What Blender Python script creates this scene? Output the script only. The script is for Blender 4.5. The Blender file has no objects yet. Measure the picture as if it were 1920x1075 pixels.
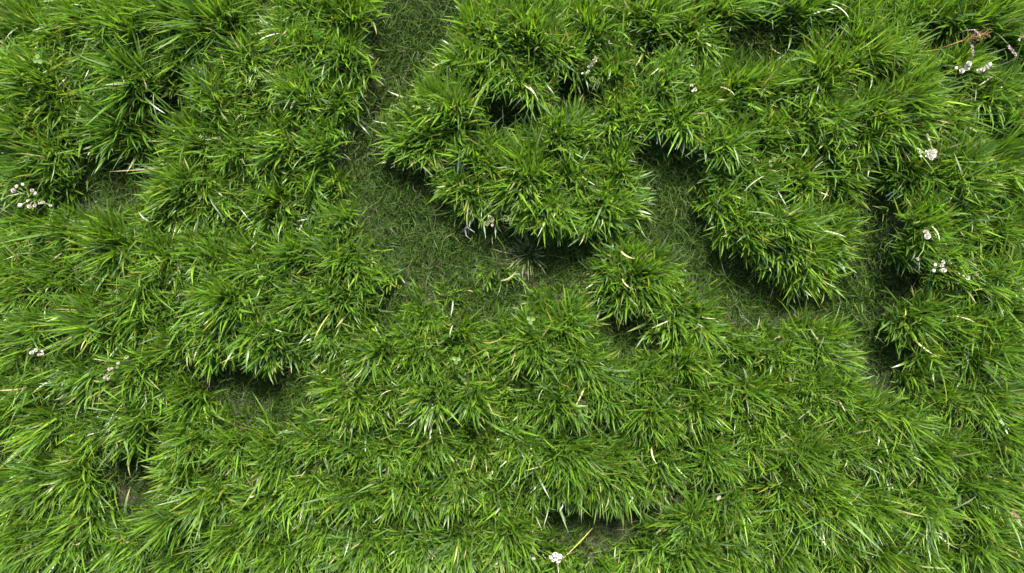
import bpy, math, random
import numpy as np
from mathutils import Vector, Matrix

# ------------------------------------------------------------------ camera, sky, sun, exposure
scene = bpy.context.scene
col = scene.collection
CAM_H = 1.75
cam_d = bpy.data.cameras.new('camera')
cam = bpy.data.objects.new('camera', cam_d)
col.objects.link(cam)
cam_d.sensor_width = 36.0
cam_d.lens = 36.0 * CAM_H / 1.92
cam_d.clip_start = 0.02
cam_d.clip_end = 400.0
cam.location = (0.0, 0.07, CAM_H)
cam.rotation_euler = (-math.atan(0.07 / CAM_H), 0.0, 0.0)      # looks almost straight down
scene.camera = cam

SUN_EL = math.radians(51.0)
SUN_AZ = math.radians(8.0)          # measured from +Y (top of the picture) towards +X
world = bpy.data.worlds.new('World')
scene.world = world
world.use_nodes = True
wn, wl = world.node_tree.nodes, world.node_tree.links
wn.clear()
sky = wn.new('ShaderNodeTexSky')
sky.sky_type = 'NISHITA'
sky.sun_disc = False
sky.sun_elevation = SUN_EL
sky.sun_rotation = SUN_AZ
sky.air_density = 1.0
sky.dust_density = 3.0
sky.ozone_density = 1.0
bg = wn.new('ShaderNodeBackground')
bg.inputs['Strength'].default_value = 0.13
wo = wn.new('ShaderNodeOutputWorld')
wl.new(sky.outputs[0], bg.inputs[0])
wl.new(bg.outputs[0], wo.inputs[0])

sun_d = bpy.data.lights.new('sun', 'SUN')
sun_d.energy = 4.6
sun_d.angle = math.radians(8.0)
sun_d.color = (1.0, 0.95, 0.86)
sun = bpy.data.objects.new('sun', sun_d)
col.objects.link(sun)
to_sun = Vector((math.sin(SUN_AZ) * math.cos(SUN_EL), math.cos(SUN_AZ) * math.cos(SUN_EL), math.sin(SUN_EL)))
sun.rotation_euler = to_sun.to_track_quat('Z', 'Y').to_euler()
sun.location = to_sun * 20

vs = scene.view_settings
vs.view_transform = 'Standard'
vs.look = 'None'
vs.gamma = 1.0
vs.use_curve_mapping = False
vs.exposure = 1.42

rng = np.random.default_rng(20240611)
random.seed(7)
TAU = 2 * math.pi

# ------------------------------------------------------------------ helpers
_cm = cam.rotation_euler.to_matrix()
def at(px, py, z=0.0):
    """world x, y of the point at height z that stands at photo pixel px, py (1920 x 1075)"""
    d = _cm @ Vector(((px - 960.0) / 960.0 * 18.0 / cam_d.lens, (537.5 - py) / 960.0 * 18.0 / cam_d.lens, -1.0))
    t = (z - cam.location.z) / d.z
    p = cam.location + d * t
    return p.x, p.y

def link(name, data, parent=None):
    o = bpy.data.objects.new(name, data)
    col.objects.link(o)
    if parent is not None:
        o.parent = parent
    return o

def tag(o, label, cat, group=None):
    o['label'] = label
    o['category'] = cat
    if group:
        o['group'] = group
    return o

def empty(name, loc):
    o = link(name, None)
    o.empty_display_size = 0.03
    o.location = loc
    return o

# ------------------------------------------------------------------ materials
def nodes_of(name):
    m = bpy.data.materials.new(name)
    m.use_nodes = True
    n = m.node_tree.nodes
    n.clear()
    return m, n, m.node_tree.links

def blade_material(name, trans=0.40, rough=0.37, spec=0.65):
    m, n, l = nodes_of(name)
    out = n.new('ShaderNodeOutputMaterial')
    att = n.new('ShaderNodeAttribute'); att.attribute_name = 'tint'
    tc = n.new('ShaderNodeTexCoord')
    nz = n.new('ShaderNodeTexNoise'); nz.inputs['Scale'].default_value = 160.0; nz.inputs['Detail'].default_value = 2.0
    l.new(tc.outputs['Object'], nz.inputs['Vector'])
    mr = n.new('ShaderNodeMapRange')
    mr.inputs['From Min'].default_value = 0.3; mr.inputs['From Max'].default_value = 0.7
    mr.inputs['To Min'].default_value = 0.82; mr.inputs['To Max'].default_value = 1.18
    l.new(nz.outputs[0], mr.inputs[0])
    mul = n.new('ShaderNodeVectorMath'); mul.operation = 'SCALE'
    l.new(att.outputs['Color'], mul.inputs[0]); l.new(mr.outputs[0], mul.inputs['Scale'])
    p = n.new('ShaderNodeBsdfPrincipled')
    p.inputs['Roughness'].default_value = rough
    p.inputs['Specular IOR Level'].default_value = spec
    l.new(mul.outputs[0], p.inputs['Base Color'])
    # leaf tissue passes yellower light than it reflects
    tr = n.new('ShaderNodeBsdfTranslucent')
    tm = n.new('ShaderNodeVectorMath'); tm.operation = 'MULTIPLY'
    tm.inputs[1].default_value = (1.85, 1.85, 0.75)
    l.new(mul.outputs[0], tm.inputs[0]); l.new(tm.outputs[0], tr.inputs['Color'])
    mx = n.new('ShaderNodeMixShader'); mx.inputs[0].default_value = trans
    l.new(p.outputs[0], mx.inputs[1]); l.new(tr.outputs[0], mx.inputs[2])
    l.new(mx.outputs[0], out.inputs[0])
    return m

def plain_material(name, c1, c2, scale=300.0, rough=0.6, trans=0.0, spec=0.4):
    m, n, l = nodes_of(name)
    out = n.new('ShaderNodeOutputMaterial')
    tc = n.new('ShaderNodeTexCoord')
    nz = n.new('ShaderNodeTexNoise'); nz.inputs['Scale'].default_value = scale; nz.inputs['Detail'].default_value = 3.0
    l.new(tc.outputs['Object'], nz.inputs['Vector'])
    cr = n.new('ShaderNodeValToRGB')
    cr.color_ramp.elements[0].position = 0.35; cr.color_ramp.elements[0].color = (*c1, 1)
    cr.color_ramp.elements[1].position = 0.65; cr.color_ramp.elements[1].color = (*c2, 1)
    l.new(nz.outputs[0], cr.inputs[0])
    p = n.new('ShaderNodeBsdfPrincipled')
    p.inputs['Roughness'].default_value = rough
    p.inputs['Specular IOR Level'].default_value = spec
    l.new(cr.outputs[0], p.inputs['Base Color'])
    bp = n.new('ShaderNodeBump'); bp.inputs['Strength'].default_value = 0.3; bp.inputs['Distance'].default_value = 0.001
    l.new(nz.outputs[0], bp.inputs['Height']); l.new(bp.outputs[0], p.inputs['Normal'])
    if trans > 0:
        tr = n.new('ShaderNodeBsdfTranslucent'); l.new(cr.outputs[0], tr.inputs['Color'])
        mx = n.new('ShaderNodeMixShader'); mx.inputs[0].default_value = trans
        l.new(p.outputs[0], mx.inputs[1]); l.new(tr.outputs[0], mx.inputs[2]); l.new(mx.outputs[0], out.inputs[0])
    else:
        l.new(p.outputs[0], out.inputs[0])
    return m

M_BLADE = blade_material('grass_blade')
M_TURF = blade_material('turf_blade', trans=0.3, rough=0.5, spec=0.3)
M_STRAW = blade_material('straw_blade', trans=0.25, rough=0.5, spec=0.4)
M_PETAL_W = plain_material('petal_white', (0.64, 0.61, 0.52), (0.76, 0.73, 0.66), 400, 0.6, 0.25)
M_PETAL_P = plain_material('petal_pink', (0.58, 0.46, 0.45), (0.72, 0.64, 0.62), 500, 0.6, 0.25)
M_PETAL_F = plain_material('petal_faded', (0.34, 0.25, 0.22), (0.48, 0.38, 0.34), 500, 0.7, 0.2)
M_PETAL_C = plain_material('petal_cream', (0.40, 0.42, 0.20), (0.58, 0.55, 0.36), 500, 0.6, 0.25)
M_BUD = plain_material('bud_green', (0.20, 0.30, 0.06), (0.36, 0.42, 0.12), 500, 0.6, 0.2)
M_STEM = plain_material('flower_stem', (0.12, 0.22, 0.04), (0.22, 0.28, 0.08), 200, 0.5, 0.1)
M_BROWN = plain_material('seed_brown', (0.24, 0.13, 0.08), (0.42, 0.28, 0.20), 500, 0.7, 0.1)
M_TWIG = plain_material('twig_grey', (0.14, 0.13, 0.13), (0.30, 0.28, 0.28), 300, 0.8)
M_LEAF = plain_material('clover_leaf', (0.085, 0.165, 0.025), (0.135, 0.215, 0.045), 120, 0.5, 0.3)

def soil_material():
    m, n, l = nodes_of('soil')
    out = n.new('ShaderNodeOutputMaterial')
    tc = n.new('ShaderNodeTexCoord')
    n1 = n.new('ShaderNodeTexNoise'); n1.inputs['Scale'].default_value = 9.0; n1.inputs['Detail'].default_value = 5.0
    n2 = n.new('ShaderNodeTexNoise'); n2.inputs['Scale'].default_value = 140.0; n2.inputs['Detail'].default_value = 5.0
    for q in (n1, n2): l.new(tc.outputs['Object'], q.inputs['Vector'])
    c1 = n.new('ShaderNodeValToRGB')      # moss in patches over bare soil
    c1.color_ramp.elements[0].position = 0.42; c1.color_ramp.elements[0].color = (0.030, 0.026, 0.016, 1)
    c1.color_ramp.elements[1].position = 0.60; c1.color_ramp.elements[1].color = (0.022, 0.036, 0.009, 1)
    l.new(n1.outputs[0], c1.inputs[0])
    c2 = n.new('ShaderNodeMapRange'); c2.inputs['From Min'].default_value = 0.3; c2.inputs['From Max'].default_value = 0.75
    c2.inputs['To Min'].default_value = 0.45; c2.inputs['To Max'].default_value = 1.5
    l.new(n2.outputs[0], c2.inputs[0])
    mu = n.new('ShaderNodeVectorMath'); mu.operation = 'SCALE'
    l.new(c1.outputs[0], mu.inputs[0]); l.new(c2.outputs[0], mu.inputs['Scale'])
    p = n.new('ShaderNodeBsdfPrincipled'); p.inputs['Roughness'].default_value = 0.9
    l.new(mu.outputs[0], p.inputs['Base Color'])
    bp = n.new('ShaderNodeBump'); bp.inputs['Strength'].default_value = 0.8; bp.inputs['Distance'].default_value = 0.004
    l.new(n2.outputs[0], bp.inputs['Height']); l.new(bp.outputs[0], p.inputs['Normal'])
    l.new(p.outputs[0], out.inputs[0])
    return m
M_SOIL = soil_material()

# ------------------------------------------------------------------ the lie of the land
# hollows of short turf between the tussocks (polygons in photo pixels, on the ground)
HOLLOWS = [
    [(735, -60), (845, -60), (838, 40), (822, 95), (790, 140), (752, 172), (722, 205), (700, 240), (702, 285), (742, 320), (792, 340),
     (822, 385), (858, 420), (900, 440), (912, 470), (862, 500), (822, 528), (770, 512), (730, 470), (700, 440), (680, 395),
     (664, 345), (652, 305), (668, 270), (694, 220), (706, 170), (700, 120), (708, 60)],
    [(1030, 160), (1070, 150), (1118, 178), (1112, 205), (1060, 205)],
    [(915, 215), (955, 212), (965, 240), (925, 245)],
    [(1205, 285), (1240, 300), (1290, 310), (1300, 360), (1288, 400), (1315, 440), (1350, 470), (1400, 500), (1440, 545), (1430, 600),
     (1385, 615), (1340, 560), (1290, 505), (1245, 455), (1195, 445), (1180, 425), (1212, 390), (1205, 330)],
    [(950, 452), (1120, 448), (1122, 485), (1085, 528), (1045, 548), (1000, 535), (970, 500), (920, 478)],
    [(1610, 360), (1650, 380), (1640, 430), (1650, 490), (1690, 530), (1660, 560), (1640, 610), (1660, 660), (1665, 715), (1625, 725),
     (1612, 660), (1580, 600), (1545, 580), (1570, 540), (1605, 500), (1618, 440)],
    [(1362, 62), (1420, 46), (1490, 72), (1500, 112), (1430, 126), (1370, 116)],
    [(150, 302), (250, 290), (300, 322), (272, 380), (205, 405), (140, 375)],
    [(395, 702), (480, 690), (572, 705), (596, 762), (530, 815), (448, 790)],
    [(1108, 588), (1195, 598), (1232, 640), (1180, 675), (1118, 662)],
    [(1395, 555), (1480, 562), (1560, 552), (1625, 538), (1645, 572), (1600, 602), (1520, 594), (1440, 615)],
    [(1020, 935), (1100, 940), (1210, 945), (1200, 1000), (1110, 1015), (1030, 1000)],
    [(215, 850), (295, 855), (315, 915), (290, 960), (235, 945)],
    [(875, 545), (950, 535), (985, 560), (960, 600), (895, 600), (865, 575)],
    [(-40, 825), (12, 820), (20, 860), (-40, 880)],
    [(285, 190), (335, 185), (330, 215), (290, 215)],
    [(475, 0), (505, -10), (505, 40), (480, 45)],
    [(700, 560), (745, 540), (760, 570), (725, 610), (700, 600)],
]
GX0, GX1, GY0, GY1, GS = -1.35, 1.35, -0.95, 0.95, 0.005
gx = np.arange(GX0, GX1, GS); gy = np.arange(GY0, GY1, GS)
GXX, GYY = np.meshgrid(gx, gy)
hollow = np.zeros(GXX.shape)
def edge_noise(x, y):
    r = np.random.default_rng(12)
    v = np.zeros_like(x)
    for k in range(9):
        a = r.uniform(0, TAU); ff = 11.0 * r.uniform(0.5, 1.8); ph = r.uniform(0, TAU)
        v += np.sin((x * math.cos(a) + y * math.sin(a)) * ff * TAU + ph)
    return v / 3
EDGE = 0.008 * edge_noise(GXX, GYY)
for poly in HOLLOWS:
    P = np.array([at(*p, 0.03) for p in poly])
    inside = np.zeros(GXX.shape, bool)
    dist = np.full(GXX.shape, 9.0)
    for i in range(len(P)):
        ax, ay = P[i]; bx, by = P[(i + 1) % len(P)]
        cond = (ay > GYY) != (by > GYY)
        with np.errstate(divide='ignore', invalid='ignore'):
            xi = (bx - ax) * (GYY - ay) / (by - ay) + ax
        inside ^= cond & (GXX < xi)
        dx, dy = bx - ax, by - ay
        t = np.clip(((GXX - ax) * dx + (GYY - ay) * dy) / (dx * dx + dy * dy), 0, 1)
        dist = np.minimum(dist, np.hypot(GXX - ax - t * dx, GYY - ay - t * dy))
    sd = np.where(inside, dist, -dist) + EDGE
    hollow = np.maximum(hollow, (1.0 if len(poly) > 10 else (0.92 if len(poly) in (8, 5) else 0.76)) * np.clip((sd + (0.038 if len(poly) > 10 else 0.028)) / 0.034, 0, 1))

# shallow valleys where the grass is thinner and lower (polylines in photo pixels, half width in mm, strength)
VALLEYS = [
    ([(495, 0), (500, 50), (470, 75)], 12, .8), ([(335, 190), (312, 255), (275, 320), (200, 350), (120, 395)], 16, .6),
    ([(0, 80), (60, 92)], 12, .6), ([(340, 690), (430, 720)], 16, .6), ([(0, 850), (40, 855)], 16, .7), ([(1080, 190), (1010, 212), (950, 230)], 14, .6),
    ([(1240, 265), (1205, 300)], 16, .6), ([(1605, 395), (1612, 340), (1640, 290)], 14, .6), ([(1720, 75), (1790, 88), (1860, 118), (1920, 140)], 16, .75),
    ([(1560, 165), (1610, 160), (1650, 150)], 12, .7), ([(1855, 258), (1920, 295)], 14, .6), ([(1330, 665), (1420, 700)], 12, .5),
    ([(985, 800), (1080, 790), (1180, 800)], 13, .6), ([(870, 700), (990, 695)], 12, .5), ([(560, 860), (690, 885)], 13, .55),
    ([(1565, 880), (1640, 905)], 15, .6), ([(1660, 720), (1705, 760), (1800, 800)], 14, .55), ([(350, 150), (380, 230)], 12, .5),
    ([(560, 620), (600, 680), (570, 720)], 14, .7), ([(300, 640), (240, 650), (170, 650)], 12, .5), ([(280, 870), (300, 820), (330, 790)], 14, .6),
    ([(700, 800), (760, 790), (850, 785)], 12, .5), ([(1180, 965), (1260, 935), (1300, 900)], 15, .7), ([(1420, 880), (1400, 960)], 13, .5),
    ([(1750, 880), (1780, 960), (1770, 1010)], 14, .5), ([(700, 960), (820, 965), (900, 970)], 13, .55), ([(220, 930), (210, 1000)], 13, .5),
    ([(1500, 100), (1400, 125), (1330, 140)], 12, .5), ([(1180, 170), (1200, 110), (1190, 60)], 12, .55), ([(730, 690), (800, 705)], 12, .4),
    ([(1330, 240), (1400, 215), (1480, 210)], 12, .45), ([(1450, 380), (1530, 375), (1590, 385)], 12, .5), ([(420, 430), (520, 440), (600, 430)], 12, .4),
    ([(430, 330), (400, 320), (330, 300)], 12, .4), ([(1700, 540), (1780, 555), (1850, 580)], 13, .5), ([(640, 700), (700, 700)], 12, .5),
]
valley = np.zeros(GXX.shape)
for pts, wd, st in VALLEYS:
    P = [at(*p, 0.04) for p in pts]
    dist = np.full(GXX.shape, 9.0)
    for (ax, ay), (bx, by) in zip(P[:-1], P[1:]):
        dx, dy = bx - ax, by - ay
        t = np.clip(((GXX - ax) * dx + (GYY - ay) * dy) / (dx * dx + dy * dy), 0, 1)
        dist = np.minimum(dist, np.hypot(GXX - ax - t * dx, GYY - ay - t * dy))
    valley = np.maximum(valley, min(1.0, st * 1.4) * np.clip(1.6 - dist / (wd / 1000.0 * 1.35), 0, 1))

def smooth_noise(x, y, f, seed):
    r = np.random.default_rng(seed)
    v = np.zeros_like(x)
    for k in range(7):
        a = r.uniform(0, TAU); ff = f * r.uniform(0.6, 1.6); ph = r.uniform(0, TAU)
        v += np.sin((x * math.cos(a) + y * math.sin(a)) * ff * TAU + ph)
    return v / 7 ** 0.5

def grid_at(g, x, y):
    i = np.clip(((np.asarray(x) - GX0) / GS).astype(int), 0, len(gx) - 1)
    j = np.clip(((np.asarray(y) - GY0) / GS).astype(int), 0, len(gy) - 1)
    return g[j, i]

def blur(g, n):
    for _ in range(n):
        p = np.pad(g, 1, mode='edge')
        g = (p[1:-1, 1:-1] * 2 + p[:-2, 1:-1] + p[2:, 1:-1] + p[1:-1, :-2] + p[1:-1, 2:]) / 6
    return g
mound = blur(1.0 - hollow, 24)
dome = np.zeros(GXX.shape)          # each tussock sits on its own cushion; filled in below

def ground_z(x, y):
    x = np.asarray(x, float); y = np.asarray(y, float)
    z = 0.018 * grid_at(mound, x, y) + grid_at(dome, x, y) + 0.007 * smooth_noise(x, y, 2.6, 3) + 0.0025 * smooth_noise(x, y, 9.0, 4)
    return z

def hollow_at(x, y):
    return grid_at(hollow, x, y)

def ground_point(px, py, zc):
    """a spot on the soil whose plant, zc tall, shows at pixel px, py"""
    z = 0.03
    for _ in range(3):
        x, y = at(px, py, z + zc)
        z = float(ground_z(x, y))
    return x, y, z

# hand-placed tussocks: pixel of the crown, radius in mm, blade length in m, warmth of the green, own label
NAMED = [
    (1625, 105, 105, 0.125, 0.75, 'tall fan-shaped yellow-green tussock beside the dark hollow near the brown seed stalks'),
    (1195, 515, 88, 0.092, 0.60, 'round bright tussock rising alone between two dark turf hollows'),
    (492, 640, 80, 0.085, 0.55, 'starry bright tussock overhanging a shaded round hollow'),
    (1700, 430, 82, 0.100, 0.30, 'deep green tussock with arching blades under two pinkish white buds'),
    (775, 262, 66, 0.095, 0.45, 'tussock with silvery pale blade tips jutting over the short turf'),
    (1530, 640, 82, 0.095, 0.60, 'domed tussock standing between the short turf strip and denser grass'),
    (625, 565, 86, 0.100, 0.45, 'arching tussock beside the wide patch of short turf'),
    (738, 512, 36, 0.050, 0.55, 'tiny low tuft growing alone in the wide patch of short turf'),
    (1160, 212, 70, 0.085, 0.75, 'spiky upright tussock beside the small dark pocket'),
    (1510, 470, 88, 0.095, 0.60, 'broad bright tussock bulging over the short turf strip'),
    (1130, 385, 85, 0.095, 0.62, 'wide tussock with long bright blades hanging over a dark turf hollow'),
    (870, 365, 68, 0.090, 0.50, 'tussock with bent blades above the cream flower heads'),
    (60, 150, 95, 0.120, 0.65, 'long-bladed tussock combed flat in one direction beside the broad pale clover leaf'),
    (1130, 895, 100, 0.105, 0.45, 'heavy tussock with pale drooping blades above a dark slot'),
]
LARGE = [
    (990, 60, 92, .110, .72), (1110, 55, 80, .100, .65), (905, 55, 70, .095, .55), (885, 140, 78, .090, .55), (980, 165, 78, .085, .55),
    (845, 215, 74, .090, .5), (1045, 255, 80, .090, .6), (900, 305, 80, .090, .55), (990, 330, 78, .085, .45), (1075, 335, 84, .090, .5),
    (980, 235, 60, .075, .45), (1030, 405, 70, .085, .5), (1170, 320, 60, .080, .5), (1160, 140, 60, .08, .55), (1060, 110, 70, .09, .5),
    (1290, 45, 85, .100, .6), (1215, 30, 70, .09, .6), (1370, 18, 60, .085, .5), (1240, 160, 78, .09, .6), (1310, 190, 80, .095, .6),
    (1260, 235, 66, .09, .55), (1390, 165, 84, .1, .65), (1470, 165, 84, .1, .65), (1545, 150, 80, .105, .65), (1530, 235, 88, .1, .6),
    (1440, 250, 84, .095, .55), (1350, 275, 78, .09, .5), (1410, 335, 84, .09, .5), (1490, 335, 84, .095, .55), (1570, 315, 74, .105, .6),
    (1340, 360, 62, .085, .5), (1400, 425, 80, .09, .5), (1470, 410, 80, .09, .55), (1560, 420, 60, .09, .6), (1690, 190, 92, .11, .65),
    (1630, 240, 80, .1, .6), (1765, 215, 92, .11, .6), (1850, 180, 88, .11, .55), (1640, 320, 56, .085, .5), (1715, 310, 84, .1, .5),
    (1790, 330, 88, .105, .5), (1870, 310, 84, .11, .55), (1800, 420, 84, .1, .5), (1880, 430, 84, .105, .55), (1760, 500, 78, .095, .45),
    (1840, 525, 84, .1, .5), (1900, 580, 80, .105, .55), (1710, 600, 76, .095, .35), (1780, 610, 84, .1, .45), (1850, 660, 88, .105, .45),
    (1720, 680, 66, .09, .45), (1450, 655, 78, .09, .55), (1380, 650, 80, .09, .5), (1310, 600, 82, .095, .55), (1255, 590, 70, .085, .5),
    (1052, 618, 82, .09, .6), (1000, 640, 74, .085, .5), (1085, 665, 84, .095, .5), (940, 650, 66, .08, .5),
    (860, 640, 66, .075, .5), (790, 600, 60, .065, .5), (850, 555, 46, .052, .6), (930, 505, 46, .055, .5), (780, 665, 70, .085, .5),
    (705, 660, 70, .09, .5), (650, 480, 74, .095, .5), (655, 420, 60, .09, .5), (600, 640, 60, .085, .4), (560, 560, 70, .09, .45),
    (425, 560, 84, .1, .5), (340, 560, 84, .1, .5), (255, 560, 80, .105, .5), (480, 500, 80, .095, .5), (560, 470, 80, .095, .5),
    (390, 480, 80, .095, .5), (300, 480, 80, .1, .55), (205, 465, 84, .105, .55), (130, 430, 70, .1, .5), (60, 430, 70, .1, .4),
    (120, 520, 84, .11, .55), (35, 540, 84, .115, .6), (180, 600, 84, .11, .45), (90, 620, 84, .115, .5), (20, 650, 80, .115, .5),
    (560, 90, 84, .1, .6), (640, 100, 70, .095, .55), (560, 20, 70, .095, .5), (640, 25, 70, .1, .6), (470, 110, 80, .1, .6),
    (400, 35, 84, .11, .75), (320, 20, 80, .105, .6), (330, 110, 84, .105, .6), (240, 60, 84, .11, .55), (160, 30, 84, .11, .55),
    (70, 50, 84, .115, .5), (180, 130, 84, .11, .55), (250, 150, 74, .1, .45), (130, 215, 80, .105, .5), (40, 250, 84, .115, .5),
    (215, 230, 74, .095, .45), (110, 300, 74, .1, .45), (45, 330, 66, .1, .4), (270, 270, 66, .09, .45), (400, 190, 84, .1, .6),
    (480, 200, 80, .095, .55), (570, 180, 84, .095, .55), (645, 190, 66, .09, .5), (370, 270, 84, .1, .55), (450, 280, 80, .095, .5),
    (530, 270, 80, .09, .5), (615, 270, 70, .09, .5), (330, 345, 84, .1, .55), (410, 370, 80, .095, .5), (500, 380, 80, .095, .55),
    (580, 350, 76, .09, .55), (630, 345, 50, .085, .5), (300, 400, 60, .095, .55),
    (330, 650, 84, .1, .4), (410, 640, 70, .09, .4), (260, 690, 84, .105, .45), (170, 690, 84, .11, .4), (80, 720, 84, .115, .45),
    (350, 735, 84, .1, .55), (270, 790, 84, .105, .5), (180, 790, 84, .11, .45), (90, 800, 84, .115, .5), (370, 820, 84, .1, .5),
    (440, 830, 80, .1, .5), (590, 720, 60, .085, .45), (655, 745, 80, .095, .55), (590, 815, 80, .095, .5), (520, 850, 80, .1, .5),
    (730, 745, 80, .095, .5), (810, 740, 80, .09, .5), (890, 735, 80, .09, .45), (970, 735, 80, .09, .5), (1050, 760, 80, .09, .5),
    (1135, 740, 80, .095, .5), (1215, 700, 80, .095, .5), (1290, 690, 80, .095, .5), (1225, 780, 84, .1, .5), (1310, 770, 84, .1, .5),
    (1390, 735, 84, .1, .55), (1470, 745, 80, .1, .5), (1550, 735, 84, .1, .55), (1620, 770, 70, .095, .5), (1690, 770, 78, .1, .5),
    (1765, 760, 84, .105, .45), (1845, 750, 84, .105, .45), (1900, 820, 84, .11, .45), (1810, 840, 84, .105, .45), (1730, 850, 84, .105, .5),
    (1650, 850, 84, .105, .5), (1570, 830, 84, .1, .5), (1490, 840, 84, .11, .5), (1410, 830, 80, .1, .45), (1330, 860, 80, .1, .45),
    (1240, 870, 84, .1, .45), (1050, 860, 84, .1, .45), (970, 830, 80, .095, .5), (890, 830, 80, .095, .5), (810, 830, 80, .095, .5),
    (730, 830, 80, .095, .5), (660, 850, 80, .1, .5), (590, 900, 80, .1, .5), (500, 940, 90, .115, .55), (410, 920, 84, .11, .5),
    (330, 960, 84, .11, .5), (350, 880, 70, .1, .5), (180, 880, 80, .11, .45), (100, 900, 84, .115, .5), (30, 920, 84, .12, .5),
    (30, 760, 70, .115, .5), (200, 960, 80, .11, .5), (120, 1000, 84, .115, .45), (40, 1020, 84, .12, .5), (260, 1030, 84, .115, .5),
    (350, 1050, 84, .115, .5), (440, 1020, 84, .115, .5), (530, 1040, 84, .11, .5), (600, 990, 80, .105, .5), (670, 930, 80, .1, .45),
    (690, 1020, 84, .105, .5), (760, 920, 84, .1, .5), (850, 910, 90, .105, .5), (930, 920, 84, .1, .45), (1000, 930, 70, .1, .45),
    (780, 1010, 84, .105, .5), (860, 1010, 84, .105, .5), (950, 1010, 80, .1, .5), (1020, 1055, 74, .1, .55), (1110, 1050, 80, .1, .5),
    (1200, 1030, 80, .105, .45), (1280, 950, 80, .105, .45), (1360, 950, 84, .11, .45), (1440, 920, 84, .11, .45), (1530, 930, 90, .125, .5),
    (1620, 940, 84, .11, .5), (1700, 940, 84, .11, .5), (1790, 930, 84, .11, .45), (1870, 920, 84, .115, .45), (1290, 1040, 84, .11, .5),
    (1380, 1040, 84, .11, .45), (1470, 1030, 84, .115, .5), (1560, 1030, 84, .115, .5), (1650, 1040, 84, .115, .5), (1740, 1030, 84, .115, .5),
    (1830, 1020, 84, .115, .45), (1900, 1020, 84, .12, .45),
    (1500, 20, 80, .1, .45), (1590, 10, 80, .1, .45), (1690, 40, 70, .095, .4), (1760, 60, 80, .105, .45), (1840, 40, 84, .11, .45),
    (1900, 90, 84, .115, .5), (1900, 230, 80, .11, .5), (1800, 130, 74, .11, .65), (1440, 45, 50, .07, .4),
]

# creases where neighbouring tussocks meet
_d1 = np.full(GXX.shape, 9.0); _d2 = np.full(GXX.shape, 9.0)
for (px, py, *_r) in NAMED + LARGE:
    x0, y0 = at(px, py, 0.05)
    d_ = np.hypot(GXX - x0, GYY - y0)
    _d2 = np.minimum(_d2, np.maximum(_d1, d_)); _d1 = np.minimum(_d1, d_)
crease = np.clip(1.25 - (_d2 - _d1) / 0.024, 0, 1) * np.clip(0.42 + 0.30 * smooth_noise(GXX, GYY, 3.0, 51), 0, 0.9)
valley = np.maximum(valley, crease * (np.abs(GXX) < 1.1) * (np.abs(GYY) < 0.68))
for (px, py, rad, ln, *_r) in NAMED + LARGE:
    rr = np.random.default_rng(int(px) * 131 + int(py))
    x0, y0 = at(px, py, 0.05)
    R_ = rad / 1000.0 * 1.05
    hh = rad / 80.0 * rr.uniform(0.022, 0.070)
    dome = np.maximum(dome, hh * np.clip(1 - ((GXX - x0) ** 2 + (GYY - y0) ** 2) / R_ ** 2, 0, 1) ** 0.95)
dome = blur(dome * (1 - 0.9 * hollow) * (1 - 0.7 * valley), 9)

# ------------------------------------------------------------------ the soil sheet
def make_ground():
    n1 = np.concatenate([[-60, -25, -10, -5, -3, -2], np.arange(-1.5, 1.5001, 0.0125), [2, 3, 5, 10, 25, 60]])
    xx, yy = np.meshgrid(n1, n1)
    zz = ground_z(xx, yy)
    nn = len(n1)
    verts = np.stack([xx, yy, zz], -1).reshape(-1, 3)
    idx = np.arange(nn * nn).reshape(nn, nn)
    f = np.stack([idx[:-1, :-1], idx[:-1, 1:], idx[1:, 1:], idx[1:, :-1]], -1).reshape(-1, 4)
    me = bpy.data.meshes.new('ground')
    me.from_pydata(verts.tolist(), [], f.tolist())
    me.polygons.foreach_set('use_smooth', np.ones(len(me.polygons), bool))
    me.materials.append(M_SOIL)
    o = link('ground', me)
    o['kind'] = 'structure'
    o['label'] = 'dark mossy soil under the grass'
make_ground()

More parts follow.
